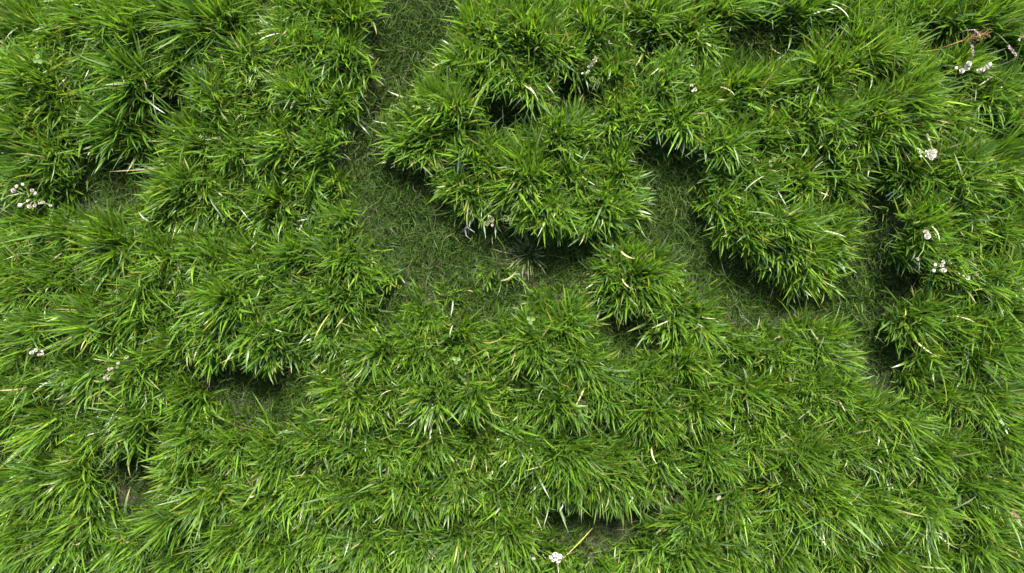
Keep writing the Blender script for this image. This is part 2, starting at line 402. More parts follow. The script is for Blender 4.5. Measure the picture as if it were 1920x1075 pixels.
# ------------------------------------------------------------------ blades
def blade_mesh(name, root, az, t0, dk, L, W, c0, c1, mat, nseg=5, fold=0.22, twist=None, side=None, power=1.4, three=True):
    """all blades of one plant as one mesh: root (N,3), azimuth, tilt at the root, added tilt, length, width, base and tip colour"""
    N = len(az)
    sub = 4
    ns = nseg * sub
    s = (np.arange(ns) + 0.5) / ns
    tilt = t0[:, None] + dk[:, None] * s[None, :] ** power
    tilt = np.minimum(tilt, 2.55)
    azs = az[:, None] + (side[:, None] * (s[None, :] - 0.3) if side is not None else 0)
    st = np.sin(tilt)
    step = (L / ns)[:, None]
    d = np.stack([st * np.cos(azs) * step, st * np.sin(azs) * step, np.cos(tilt) * step], -1)
    path = np.concatenate([np.zeros((N, 1, 3)), np.cumsum(d, 1)], 1) + root[:, None, :]
    path = path[:, ::sub]                                   # N, nseg+1, 3
    k = np.arange(nseg + 1) / nseg
    tk = t0[:, None] + dk[:, None] * k[None, :] ** power
    azk = az[:, None] + (side[:, None] * (k[None, :] - 0.3) if side is not None else 0)
    tan = np.stack([np.sin(tk) * np.cos(azk), np.sin(tk) * np.sin(azk), np.cos(tk)], -1)
    bi = np.stack([-np.sin(azk), np.cos(azk), np.zeros_like(azk)], -1)
    no = np.cross(tan, bi)                                  # upper face of a leaning blade
    if twist is not None:
        tw = twist[:, None] * (0.3 + k[None, :])
        c, q = np.cos(tw)[..., None], np.sin(tw)[..., None]
        bi, no = bi * c + no * q, no * c - bi * q
    prof = np.interp(k, [0, 0.12, 0.35, 0.65, 0.85, 1.0], [0.62, 0.85, 1.0, 0.80, 0.45, 0.0])
    w = W[:, None] * prof[None, :] * 0.5
    ct = np.clip((k - 0.35) / 0.65, 0, 1) ** 1.5
    colr = c0[:, None, :] * (1 - ct[None, :, None]) + c1[:, None, :] * ct[None, :, None]
    rows = 3 if three else 2
    if three:
        a = path - bi * w[..., None] - no * 0 + no * (w * fold * 2)[..., None]
        b = path
        cc = path + bi * w[..., None] + no * (w * fold * 2)[..., None]
        V = np.stack([a, b, cc], 2)[:, :-1]                 # N,nseg,3,3
    else:
        V = np.stack([path - bi * w[..., None], path + bi * w[..., None]], 2)[:, :-1]
    V = V.reshape(N, -1, 3)
    V = np.concatenate([V, path[:, -1:, :]], 1)
    Cv = np.repeat(colr[:, :-1], rows, axis=1)
    Cv = np.concatenate([Cv, colr[:, -1:]], 1)
    per = nseg * rows + 1
    quads, tris = [], []
    for i in range(nseg - 1):
        for j in range(rows - 1):
            quads.append((i * rows + j, i * rows + j + 1, (i + 1) * rows + j + 1, (i + 1) * rows + j))
    for j in range(rows - 1):
        tris.append(((nseg - 1) * rows + j, (nseg - 1) * rows + j + 1, nseg * rows))
    quads = np.array(quads); tris = np.array(tris)
    off = (np.arange(N) * per)[:, None]
    lq = (quads.reshape(-1)[None, :] + off)
    lt = (tris.reshape(-1)[None, :] + off)
    loops = np.concatenate([lq, lt], 1).reshape(-1)
    sizes = np.tile(np.concatenate([np.full(len(quads), 4), np.full(len(tris), 3)]), N)
    starts = np.concatenate([[0], np.cumsum(sizes)[:-1]])
    me = bpy.data.meshes.new(name)
    me.vertices.add(N * per)
    me.vertices.foreach_set('co', V.reshape(-1).astype(np.float32))
    me.loops.add(len(loops))
    me.loops.foreach_set('vertex_index', loops.astype(np.int32))
    me.polygons.add(len(sizes))
    me.polygons.foreach_set('loop_start', starts.astype(np.int32))
    me.polygons.foreach_set('use_smooth', np.ones(len(sizes), bool))
    me.update(calc_edges=True)
    at_ = me.color_attributes.new('tint', 'FLOAT_COLOR', 'POINT')
    rgba = np.concatenate([Cv.reshape(-1, 3), np.ones((N * per, 1))], 1)
    at_.data.foreach_set('color', rgba.reshape(-1).astype(np.float32))
    me.materials.append(mat)
    return me

GREEN = np.array([0.051, 0.124, 0.012])
YGREEN = np.array([0.119, 0.212, 0.017])
BGREEN = np.array([0.092, 0.158, 0.055])
STRAW = np.array([0.46, 0.40, 0.20])
PALE = np.array([0.52, 0.55, 0.36])
YELL = np.array([0.26, 0.25, 0.03])

def blade_colours(n, r, warm=0.5, straw=0.012):
    m = np.clip(r.normal(warm, 0.25, n), 0, 1)[:, None]
    c = GREEN * (1 - m) + YGREEN * m
    b = (r.random(n) < 0.14)[:, None]
    c = np.where(b, BGREEN * r.uniform(0.8, 1.3, n)[:, None], c)
    c = c * np.exp(r.normal(0, 0.26, n))[:, None]
    tip = c * np.array([1.15, 1.08, 1.0])
    u = r.random(n)
    tip = np.where((u < 0.06)[:, None], YELL, tip)
    tip = np.where((u < straw)[:, None], STRAW, tip)
    dead = (r.random(n) < straw * 0.7)[:, None]
    pc = np.where((r.random(n) < 0.5)[:, None], STRAW, PALE) * r.uniform(0.7, 1.15, n)[:, None]
    c = np.where(dead, pc, c); tip = np.where(dead, pc, tip)
    return c, tip

def scatter(cx, cy, rad, n, r, spread=0.62):
    a = r.uniform(0, TAU, n)
    q = np.sqrt(r.random(n)) ** 1.15
    lob = 1 + 0.16 * np.sin(2 * a + r.uniform(0, TAU)) + 0.12 * np.sin(3 * a + r.uniform(0, TAU))
    x = cx + np.cos(a) * q * rad * spread * lob
    y = cy + np.sin(a) * q * rad * spread * lob
    return x, y, a, q

LSC = 0.60
def tussock_arrays(cx, cy, rad, n, r, length, lean, comb=None):
    x, y, a, q = scatter(cx, cy, rad, n, r, 0.80)
    h = hollow_at(x, y); v = grid_at(valley, x, y)
    keep = r.random(n) > h * 1.1 + v * 0.55
    x, y, a, q, h, v = x[keep], y[keep], a[keep], q[keep], h[keep], v[keep]
    n = len(x)
    # blades fan outwards from the crown of the plant, in small sheaves that share a direction
    ns = max(6, n // 16)
    sx = cx + r.uniform(-1, 1, ns) * rad * 0.8; sy = cy + r.uniform(-1, 1, ns) * rad * 0.8
    sh = np.argmin((x[:, None] - sx) ** 2 + (y[:, None] - sy) ** 2 + r.random((n, ns)) * (0.018 ** 2), 1)
    sh_az = r.normal(0, 0.45, ns); sh_t = r.normal(0, 0.18, ns); sh_l = np.exp(r.normal(0, 0.18, ns))
    az = a + sh_az[sh] + r.normal(0, 0.50, n) + (1 - q) ** 2 * r.normal(0, 1.4, n)
    vx, vy = np.cos(az), np.sin(az)
    if comb is not None:
        az = np.arctan2(vy + comb[1], vx + comb[0])
    t0 = np.clip(0.06 + 0.50 * q * lean + sh_t[sh] + r.normal(0, 0.13, n), 0.0, 1.2)
    dk = np.clip(r.normal(0.50, 0.30, n) * (0.55 + 0.6 * q), 0.05, 1.9)
    L = LSC * length * np.exp(r.normal(0, 0.20, n)) * sh_l[sh] * (1 - 0.20 * q) * (1 - 0.5 * h) * (1 - 0.45 * v)
    W = np.clip(r.normal(0.0036, 0.0009, n), 0.0018, 0.0060)
    z = ground_z(x, y) - 0.004
    return np.stack([x, y, z], -1), az, t0, dk, L, W

def tussock_mesh(name, cx, cy, rad, n, r, length=0.095, lean=1.0, warm=0.5, straw=0.012, comb=None, wscale=1.0, nseg=5):
    root, az, t0, dk, L, W = tussock_arrays(cx, cy, rad, n, r, length, lean, comb)
    m = len(az)
    c0, c1 = blade_colours(m, r, warm, straw)
    return blade_mesh(name, root, az, t0, dk, L, W * wscale, c0, c1, M_BLADE, nseg=nseg,
                      twist=r.normal(0, 0.5, m), side=r.normal(0, 0.40, m), three=False)

# a few wide blades that stand out singly share these meshes
def single_blade(name, L, W, t0, dk, c0, c1, mat, tw, side, nseg=8):
    o = np.array
    return blade_mesh(name, o([[0., 0., 0.]]), o([0.]), o([t0]), o([dk]), o([L]), o([W]), o([c0]), o([c1]), mat, nseg=nseg,
                      twist=o([tw]), side=o([side]), fold=0.2)
BIG = []
for k in range(14):
    w = rng.uniform(0.2, 0.9)
    c = GREEN * (1 - w) + YGREEN * w
    if k % 5 == 4: c = BGREEN * 1.3
    tip = c * 1.1
    if k == 3: tip = YELL
    if k == 9: tip = STRAW
    BIG.append(single_blade('blade', 0.1, rng.uniform(0.0040, 0.0056), rng.uniform(0.15, 0.6), rng.uniform(0.3, 1.3), c, tip, M_BLADE,
                            rng.normal(0, 0.5), rng.normal(0, 0.4)))

n_big = 0
def add_big_blades(parent, cx, cy, cz, rad, length, count, r):
    global n_big
    for i in range(count):
        a = r.uniform(0, TAU); q = r.uniform(0.1, 1.0)
        x = cx + math.cos(a) * q * rad * 0.68; y = cy + math.sin(a) * q * rad * 0.68
        if hollow_at(x, y) > 0.4:
            continue
        o = link('blade', BIG[r.integers(0, len(BIG))], parent)
        s = length * r.uniform(0.95, 1.2) / 0.1
        o.location = (x - cx, y - cy, float(ground_z(x, y)) - 0.003 - cz)
        o.rotation_euler = (0, 0, a + r.normal(0, 0.5))
        o.scale = (s, r.uniform(0.9, 1.15), s)
        n_big += 1

def comb_of(cx, cy):
    # the grass lies over a little, away from the middle of the patch, as if trodden and rained on
    return (0.20 * cx, 0.20 * cy - 0.04)

GROUP = 'grass tussocks of the meadow'
def build_tussock(px, py, rad, length, warm, label, count=None, group=None, straw=0.012, dens=1.0):
    r = np.random.default_rng(int(px) * 7919 + int(py) * 31 + 5)
    radm = rad / 1000.0 * 1.12
    length = length * math.exp(r.normal(0, 0.09))
    warm = warm + r.normal(0, 0.08)
    cx, cy, cz = ground_point(px, py, length * LSC * 0.6)
    root = empty('grass_tussock', (cx, cy, cz))
    tag(root, label, 'grass tussock', group)
    n = int(960 * dens * (rad / 80.0) ** 2)
    me = tussock_mesh('blades', cx, cy, radm, n, r, length, 1.0, warm, straw, comb_of(cx, cy))
    o = link('blades', me, root)
    o.matrix_parent_inverse = Matrix.Translation((-cx, -cy, -cz))
    o['kind'] = 'stuff'
    add_big_blades(root, cx, cy, cz, radm, length * LSC, 7 if rad > 60 else 3, r)
    return root

LANDMARKS = [
    (62, 370, 'the trailing sprig of pinkish white buds'), (70, 661, 'the tiny white blossom cluster'), (214, 692, 'the thin pink-budded sprig'),
    (930, 414, 'the cream flower heads'), (1110, 125, 'the pinkish white flower spike'), (1808, 128, 'the plump white bud cluster'),
    (1745, 290, 'the ruffled white double bloom'), (1736, 440, 'the pair of pinkish white buds'), (1762, 500, 'the loose spray of narrow white blooms'),
    (1042, 1046, 'the round knobbly white flower head'), (1898, 96, 'the short purplish seed head'), (1452, 300, 'the pale greenish florets'),
    (990, 478, 'the greyish dry rosette'), (876, 425, 'the grey forked twig'), (770, 60, 'the open end of the turf channel'),
    (1245, 350, 'the turf patch with no flowers in it'), (1640, 680, 'the narrow straw-littered turf strip'), (485, 750, 'the shaded round hollow'),
    (1165, 630, 'the small black pit'), (1100, 978, 'the dark slot'), (270, 905, 'the dark cleft'), (225, 345, 'the dim grassy dip'),
    (1430, 90, 'the dark hollow edged with bent straw'), (940, 228, 'the smallest dark hole'), (995, 600, 'the pale clover leaf among clipped blades'),
    (490, 520, 'the single small round leaf'), (1347, 931, 'the lone withered pink petal'), (275, 186, 'the longest bleached straw'),
    (1905, 965, 'the reddish withered seed head'), (1072, 1036, 'the broad yellow straw'), (1300, 166, 'the lacy grey-white florets'),
    (856, 675, 'the yellowish green clover leaf'), (75, 113, 'the broad pale clover leaf'), (918, 894, 'the clover leaf above pale drooping blades'),
    (1814, 519, 'the flattened flower with a red speck'), (1830, 68, 'the rust-brown seed plume'), (1003, 1044, 'the tiny pale pink flower'),
]
ORD = ['nearest', 'second nearest', 'third nearest', 'fourth nearest', 'fifth nearest', 'sixth nearest', 'seventh nearest']
def ordinal_labels(points, limit):
    """for each point the landmark it stands nearest to, and its rank among all points there"""
    out = {}
    for (lx, ly, nm) in LANDMARKS:
        o = sorted(range(len(points)), key=lambda i: (points[i][0] - lx) ** 2 + (points[i][1] - ly) ** 2)
        for k, i in enumerate(o[:limit]):
            d = math.hypot(points[i][0] - lx, points[i][1] - ly)
            if i not in out or (k, d) < out[i][:2]:
                out[i] = (k, d, nm)
    return {i: '%s to %s' % (ORD[k], nm) for i, (k, d, nm) in out.items()}
TL = ordinal_labels([(t[0], t[1]) for t in NAMED + LARGE], 7)

for (px, py, rad, ln, wm, lab) in NAMED:
    build_tussock(px, py, rad, ln, wm, lab, dens=1.15, group=GROUP)
for ti, (px, py, rad, ln, wm) in enumerate(LARGE):
    key = TL.get(ti + len(NAMED))
    kind_ = 'small low' if rad <= 50 else ('long-bladed' if ln >= 0.1 else 'short-bladed')
    if key:
        build_tussock(px, py, rad, ln, wm, '%s %s tussock %s' % (kind_, 'bright green' if wm >= .6 else ('deep green' if wm <= .4 else 'green'), key), group=GROUP)
        continue
    if rad <= 50:
        lab = 'small low tuft of short grass at the edge of the turf'
    elif ln >= 0.1:
        lab = 'dense long-bladed green grass tussock merging with its neighbours'
    else:
        lab = 'dense short-bladed green grass tussock merging with its neighbours'
    build_tussock(px, py, rad, ln, wm, lab, group=GROUP)

# ------------------------------------------------------------------ dry greyish rosette in the turf
def dry_rosette(px, py):
    r = np.random.default_rng(99)
    cx, cy, cz = ground_point(px, py, 0.03)
    root = tag(empty('dry_tussock', (cx, cy, cz)), 'small greyish dry rosette of grass with pinkish tips beside the dark hollow', 'grass tussock')
    n = 80
    x, y, a, q = scatter(cx, cy, 0.026, n, r)
    m = r.random((n, 1))
    c0 = np.array([0.15, 0.21, 0.09]) * m + np.array([0.10, 0.16, 0.04]) * (1 - m)
    c1 = np.where(r.random((n, 1)) < 0.4, np.array([0.30, 0.20, 0.19]), np.array([0.22, 0.26, 0.10]))
    me = blade_mesh('blades', np.stack([x, y, ground_z(x, y) - .003], -1), a + r.normal(0, .4, n), np.clip(r.normal(.35, .25, n), 0, 1.2),
                    np.clip(r.normal(.5, .3, n), 0, 1), .040 * np.exp(r.normal(0, .25, n)), np.full(n, .0026), c0, c1, M_STRAW,
                    twist=r.normal(0, .4, n), side=r.normal(0, .2, n))
    o = link('blades', me, root); o.matrix_parent_inverse = Matrix.Translation((-cx, -cy, -cz)); o['kind'] = 'stuff'
dry_rosette(990, 478)

# ------------------------------------------------------------------ filler grass, turf, surroundings (uncountable)
def stuff(name, me, label, cat):
    o = link(name, me)
    tag(o, label, cat); o['kind'] = 'stuff'
    return o

def filler():
    r = np.random.default_rng(5)
    n = 26000
    x = r.uniform(-1.12, 1.12, n); y = r.uniform(-0.70, 0.72, n)
    h = hollow_at(x, y)
    clump = smooth_noise(x, y, 7.0, 31)
    k = (r.random(n) > h * 1.3 + .5 * grid_at(valley, x, y)) | ((h > .6) & (clump > .75) & (r.random(n) < .75))
    x, y, h = x[k], y[k], h[k]; n = len(x)
    c0, c1 = blade_colours(n, r, 0.4, 0.03)
    me = blade_mesh('filler', np.stack([x, y, ground_z(x, y) - .003], -1), r.uniform(0, TAU, n), np.clip(r.normal(.35, .25, n), 0, 1.2),
                    np.clip(r.normal(.7, .4, n), 0, 1.8), .048 * np.exp(r.normal(0, .22, n)) * (1 - .4 * grid_at(valley, x, y)) * (1 - .35 * h), np.clip(r.normal(.0030, .0007, n), .0015, .005),
                    c0, c1, M_BLADE, nseg=4, twist=r.normal(0, .5, n), side=r.normal(0, .5, n), three=False)
    stuff('meadow_grass', me, 'mid green undergrowth of grass blades between the tussocks', 'grass')
filler()

def turf():
    r = np.random.default_rng(6)
    n = 330000
    x = r.uniform(-1.1, 1.1, n); y = r.uniform(-0.68, 0.70, n)
    h = hollow_at(x, y)
    patch = smooth_noise(x, y, 5.0, 21)
    k = r.random(n) < np.clip(h * 1.5, 0.05, 1) * np.where(patch < -1.25, 0.35, 1.0)
    x, y, h = x[k], y[k], h[k]; n = len(x)
    m = r.random((n, 1))
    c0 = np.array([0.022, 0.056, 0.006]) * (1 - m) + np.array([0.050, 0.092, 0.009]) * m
    dead = (r.random(n) < np.where(smooth_noise(x, y, 4.0, 41) > .8, .05, .015))[:, None]
    c0 = np.where(dead, np.array([0.20, 0.16, 0.09]) * r.uniform(.5, 1.2, (n, 1)), c0)
    me = blade_mesh('turf', np.stack([x, y, ground_z(x, y) - .002], -1), r.uniform(0, TAU, n), np.clip(r.normal(.6, .3, n), 0, 1.35),
                    np.clip(r.normal(.8, .45, n), 0, 1.7), .028 * np.exp(r.normal(0, .35, n)), np.clip(r.normal(.0014, .0004, n), .0007, .003),
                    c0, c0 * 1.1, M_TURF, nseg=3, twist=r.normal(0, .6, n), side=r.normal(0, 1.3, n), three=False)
    stuff('short_turf', me, 'fine dark short turf filling the hollows between the tussocks', 'grass')
turf()

def surroundings():
    r = np.random.default_rng(8)
    cs = []
    for gx_ in np.arange(-1.95, 1.96, .088):
        for gy_ in np.arange(-1.4, 1.41, .088):
            c = (gx_ + r.uniform(-.03, .03), gy_ + r.uniform(-.03, .03))
            if not (abs(c[0]) < 1.06 and -0.62 < c[1] < 0.64):
                cs.append(c)
    A = [tussock_arrays(c[0], c[1], 0.095, 150, r, r.uniform(.09, .125), 1.0, comb_of(*c)) for c in cs]
    root, az, t0, dk, L, W = (np.concatenate([a[i] for a in A]) for i in range(6))
    n = len(az)
    c0, c1 = blade_colours(n, r, 0.5, 0.03)
    me = blade_mesh('surround', root, az, t0, dk, L, W * 1.8, c0, c1, M_BLADE, nseg=3, twist=r.normal(0, .5, n), side=r.normal(0, .3, n), three=False)
    stuff('surrounding_grass', me, 'rough green grass continuing all around the tussocks', 'grass')
surroundings()

# ------------------------------------------------------------------ flowers, leaves, seed heads, dry blades
def mesh_of(name, V, F, mat, smooth=True):
    me = bpy.data.meshes.new(name)
    me.from_pydata([tuple(v) for v in V], [], F)
    if smooth:
        me.polygons.foreach_set('use_smooth', np.ones(len(me.polygons), bool))
    me.materials.append(mat)
    return me

def tube(name, pts, radii, mat, sides=6):
    V, F = [], []
    pts = [Vector(p) for p in pts]
    for i, p in enumerate(pts):
        d = (pts[min(i + 1, len(pts) - 1)] - pts[max(i - 1, 0)]).normalized()
        u = d.orthogonal().normalized(); v = d.cross(u)
        for k in range(sides):
            a = TAU * k / sides
            V.append(p + (u * math.cos(a) + v * math.sin(a)) * radii[i])
        if i:
            for k in range(sides):
                F.append(((i - 1) * sides + k, (i - 1) * sides + (k + 1) % sides, i * sides + (k + 1) % sides, i * sides + k))
    F.append(tuple(range(sides))[::-1]); F.append(tuple((len(pts) - 1) * sides + k for k in range(sides)))
    return mesh_of(name, V, F, mat)

def petal_patch(V, F, base, d, up, ln, wd, cup):
    """a cupped petal growing from base along d, its inner face towards up"""
    d = d.normalized(); sdir = d.cross(up).normalized(); n = sdir.cross(d).normalized()
    o = len(V)
    prof = [0.30, 0.85, 1.0, 0.72]
    for i in range(4):
        t = i / 3
        c = base + d * ln * t + n * (cup * ln * (t ** 2))
        for j in (-1, 0, 1):
            V.append(c + sdir * (j * wd * 0.5 * prof[i]) + n * (abs(j) * wd * 0.16) + d * (-0.10 * ln * abs(j) * t))
    for i in range(3):
        for j in range(2):
            a = o + i * 3 + j
            F.append((a, a + 1, a + 4, a + 3))

def blossom_mesh(kind, r):
    """unit flower head, about 1 across, origin at its base"""
    V, F = [], []
    if kind == 'ruffled':                      # many overlapping petals, a double bloom
        n, mat = 26, M_PETAL_W
        for k in range(n):
            z = 1 - (k + .5) / n * 1.15
            a = k * 2.39996
            q = math.sqrt(max(0, 1 - z * z))
            d = Vector((math.cos(a) * q, math.sin(a) * q, z * .8 + .25)).normalized()
            petal_patch(V, F, Vector((0, 0, .12)) + d * .10, d, Vector((-math.cos(a) * .3, -math.sin(a) * .3, 1)), r.uniform(.34, .46), r.uniform(.34, .46), r.uniform(-.1, .35))
    elif kind in ('pink', 'white'):            # half-open blossom, two whorls of petals
        mat = M_PETAL_P if kind == 'pink' else M_PETAL_W
        for w, (cnt, el) in enumerate(((5, .45), (5, .95), (3, 1.3))):
            for k in range(cnt):
                a = TAU * k / cnt + w * .6 + r.uniform(-.2, .2)
                d = Vector((math.cos(a) * math.cos(el), math.sin(a) * math.cos(el), math.sin(el)))
                petal_patch(V, F, Vector((0, 0, .08)), d, Vector((-math.cos(a), -math.sin(a), .6)), r.uniform(.5, .62), .50, .30)
    elif kind in ('cream', 'green'):           # umbel of tiny knobs
        mat = M_PETAL_C if kind == 'cream' else M_BUD
        for k in range(22):
            z = 1 - (k + .5) / 22
            a = k * 2.39996; q = math.sqrt(max(0, 1 - z * z))
            d = Vector((math.cos(a) * q, math.sin(a) * q, z))
            for t in range(3):
                b = a + t * TAU / 3
                e = (d + Vector((math.cos(b), math.sin(b), .2)) * .45).normalized()
                petal_patch(V, F, d * .34, e, d, .17, .16, .2)
    else:                                      # closed bud: ribbed spindle
        mat = {'bud': M_PETAL_P, 'wbud': M_PETAL_W, 'red': M_BROWN}[kind]
        n, m = 8, 7
        for i in range(m + 1):
            t = i / m
            for k in range(n):
                a = TAU * k / n
                rr = .36 * math.sin(math.pi * min(.98, t * .93 + .05)) ** .8 * (1 + .14 * (k % 2))
                V.append(Vector((math.cos(a + t * .8) * rr, math.sin(a + t * .8) * rr, t * .95)))
        for i in range(m):
            for k in range(n):
                F.append((i * n + k, i * n + (k + 1) % n, (i + 1) * n + (k + 1) % n, (i + 1) * n + k))
        F.append(tuple(m * n + k for k in range(n)))
    return mesh_of('blossom', V, F, mat)
frng = np.random.default_rng(77)
BLOSSOM = {k: [blossom_mesh(k, frng) for _ in range(3)] for k in ('ruffled', 'pink', 'white', 'cream', 'green', 'bud', 'wbud', 'red')}
PART_NAME = {'ruffled': 'blossom', 'pink': 'blossom', 'white': 'blossom', 'cream': 'flower_head', 'green': 'flower_head', 'bud': 'bud', 'wbud': 'bud', 'red': 'bud'}

def flower(name, label, base, heads, zc=0.085, cat='flower', group=None):
    """heads: (px, py, size in mm, kind); every head on a stem of its own from one base"""
    bx, by, bz = ground_point(base[0], base[1], 0.03)
    root = tag(empty(name, (bx, by, bz)), label, cat, group)
    for (px, py, mm, kind) in heads:
        z = bz + zc * .84 + frng.uniform(-.006, .006)
        x, y = at(px, py, z)
        loc = Vector((x - bx, y - by, z - bz))
        out = Vector((loc.x, loc.y, 0))
        mid1 = Vector((loc.x * .18, loc.y * .18, loc.z * .5)); mid2 = Vector((loc.x * .65, loc.y * .65, loc.z * .9))
        st = link('stem', tube('stem', [(frng.normal(0, .002), frng.normal(0, .002), -.004), mid1, mid2, loc], [.0011, .001, .0009, .0008], M_STEM), root)
        b = link(PART_NAME[kind], BLOSSOM[kind][frng.integers(0, 3)], st)
        b.location = loc
        tilt = min(.9, out.length * 12) if kind not in ('bud', 'wbud', 'red') else frng.uniform(.6, 1.2)
        a = math.atan2(loc.y, loc.x) + frng.normal(0, .5)
        b.rotation_euler = (0, tilt, a)
        sz = mm / 1000 * 1.0
        b.scale = (sz, sz * frng.uniform(.85, 1.1), sz)
    return root

flower('trailing_flower_sprig', 'trailing sprig of a dozen scattered pinkish white buds and blossoms', (72, 372),
       [(30, 358, 13, 'pink'), (33, 351, 8, 'white'), (45, 349, 7, 'wbud'), (61, 357, 8, 'pink'), (64, 366, 9, 'bud'), (54, 376, 7, 'white'),
        (42, 383, 9, 'bud'), (57, 386, 10, 'pink'), (66, 385, 8, 'pink'), (75, 382, 6, 'white'), (81, 380, 7, 'pink'), (94, 385, 6, 'white')], .08)
flower('blossom_cluster', 'tiny cluster of five small white blossoms among long combed blades', (72, 664),
       [(61, 661, 10, 'white'), (68, 657, 8, 'white'), (78, 657, 6, 'wbud'), (74, 665, 7, 'pink'), (80, 663, 6, 'white')], .085)
flower('pink_flower_sprig', 'thin leaning sprig of small dusty pink buds', (224, 690),
       [(237, 670, 8, 'cream'), (222, 680, 7, 'pink'), (220, 689, 6, 'cream'), (206, 692, 7, 'pink'), (211, 690, 6, 'pink'), (209, 700, 6, 'green'),
        (198, 707, 7, 'pink'), (204, 709, 8, 'pink')], .085)
flower('cream_flower', 'cream and greenish flower heads low beside the grey twig', (925, 416),
       [(921, 412, 12, 'cream'), (913, 419, 11, 'cream'), (918, 406, 6, 'white'), (923, 422, 6, 'white'), (948, 410, 14, 'green')], .085)
flower('flower_spike', 'pinkish white flower spike with a greenish bud below it', (1110, 140),
       [(1117, 110, 7, 'pink'), (1115, 115, 9, 'pink'), (1112, 119, 9, 'pink'), (1109, 123, 7, 'pink'), (1104, 126, 6, 'white'), (1104, 133, 5, 'white'),
        (1101, 137, 5, 'white'), (1094, 138, 5, 'wbud'), (1112, 149, 11, 'green')], .075)
flower('white_bud_cluster', 'cluster of plump cream-white buds by the brown seed stalks', (1810, 134),
       [(1816, 120, 10, 'ruffled'), (1813, 127, 12, 'ruffled'), (1803, 133, 10, 'ruffled'), (1795, 129, 7, 'wbud')], .09)
flower('white_flower', 'slanting cream-white flower with one long narrow white petal', (1846, 136),
       [(1848, 128, 10, 'ruffled'), (1842, 131, 10, 'ruffled'), (1835, 134, 9, 'white'), (1858, 123, 9, 'wbud')], .09)
flower('double_bloom', 'ruffled white double bloom with three small side buds', (1742, 296),
       [(1744, 290, 19, 'ruffled'), (1751, 285, 10, 'ruffled'), (1746, 297, 9, 'white'), (1727, 285, 7, 'white'), (1737, 284, 6, 'wbud'), (1728, 294, 6, 'wbud')], .09)
flower('twin_buds', 'pair of pinkish white buds pressed together over deep green blades', (1737, 446),
       [(1735, 436, 11, 'pink'), (1738, 443, 12, 'ruffled'), (1721, 484, 7, 'pink')], .088)
flower('white_spray', 'loose spray of narrow white blooms on short stalks', (1760, 504),
       [(1767, 492, 8, 'white'), (1755, 497, 8, 'bud'), (1765, 498, 8, 'white'), (1769, 507, 10, 'ruffled'), (1763, 506, 7, 'white'), (1752, 511, 8, 'wbud')], .085)
flower('withered_flower', 'flattened whitish flower with a dark red speck', (1816, 520),
       [(1808, 518, 6, 'red'), (1814, 521, 9, 'white'), (1831, 515, 7, 'cream')], .085)
flower('knobbly_white_flower', 'round knobbly pure white flower head beside a broad yellow straw', (1043, 1048),
       [(1041, 1040, 10, 'ruffled'), (1048, 1043, 11, 'ruffled'), (1042, 1046, 11, 'ruffled'), (1033, 1045, 8, 'ruffled'), (1037, 1051, 6, 'white'), (1046, 1051, 9, 'ruffled')], .085)
flower('small_cream_flower', 'single small cream flower near the purplish seed head', (1912, 74), [(1915, 68, 8, 'cream'), (1910, 74, 6, 'white')], .09)
flower('greenish_florets', 'pale greenish yellow florets loosely scattered in dense grass', (1452, 304),
       [(1445, 310, 6, 'cream'), (1452, 297, 6, 'cream'), (1459, 293, 6, 'green'), (1451, 301, 6, 'green'), (1444, 303, 5, 'white')], .08)
flower('grey_white_florets', 'lacy grey-white florets standing among bright blades', (1300, 166), [(1297, 160, 7, 'white'), (1303, 168, 8, 'white'), (1299, 170, 5, 'wbud')], .085)
flower('tiny_pink_flower', 'tiny pale pink flower half hidden beside the dark slot', (1003, 1040), [(1001, 1046, 7, 'pink'), (1107, 1001, 7, 'pink')][:1], .08)

# a withered petal lying on the blades
pv, pf = [], []
petal_patch(pv, pf, Vector((0, 0, 0)), Vector((1, 0, .15)), Vector((0, 0, 1)), .011, .006, .25)
pet = link('withered_petal', mesh_of('withered_petal', pv, pf, M_PETAL_F))
x_, y_, z_ = ground_point(1344, 937, .085)
pet.location = (x_, y_, z_ + .085); pet.rotation_euler = (0, 0, 1.1)
tag(pet, 'lone withered pinkish petal resting on the grass', 'petal')

# clover leaves
lv, lf = [], []
for i in range(5):
    t = i / 4
    wdt = [.12, .62, .95, .98, .55][i]
    for j in (-1, -.5, 0, .5, 1):
        lv.append(Vector((t * .95 + (.07 if abs(j) == .5 and i == 4 else 0), j * wdt * .5, abs(j) * .14 - .12 * t * t)))
for i in range(4):
    for j in range(4):
        a = i * 5 + j
        lf.append((a, a + 5, a + 6, a + 1))
LEAFLET = mesh_of('leaflet', lv, lf, M_LEAF)
for (px, py, mm, lab) in [(995, 600, 20, 'pale clover leaf of three leaflets among clipped blades'), (856, 675, 19, 'yellowish green clover leaf of three leaflets amid short-bladed tussocks'),
                          (75, 113, 22, 'broad pale clover leaf over long combed blades'), (250, 634, 11, 'small clover leaf near the pink-budded sprig'),
                          (490, 520, 11, 'single small round clover leaf in dense grass'), (918, 894, 13, 'clover leaf above drooping pale blades')]:
    x, y, z = ground_point(px, py, .075)
    t = tag(empty('clover_leaf', (x, y, z)), lab, 'leaf', 'clover leaves in the grass')
    link('stem', tube('stem', [(.006, .004, -.004), (.003, .001, .04), (0, 0, .078)], [.0009, .0008, .0007], M_STEM), t)
    a0 = frng.uniform(0, TAU)
    for k in range(3):
        o = link('leaflet', LEAFLET, t)
        o.location = (0, 0, .078); o.rotation_euler = (frng.normal(0, .15), frng.normal(-.05, .12), a0 + k * TAU / 3 + frng.normal(0, .1))
        o.scale = (mm / 1000 * .40,) * 3

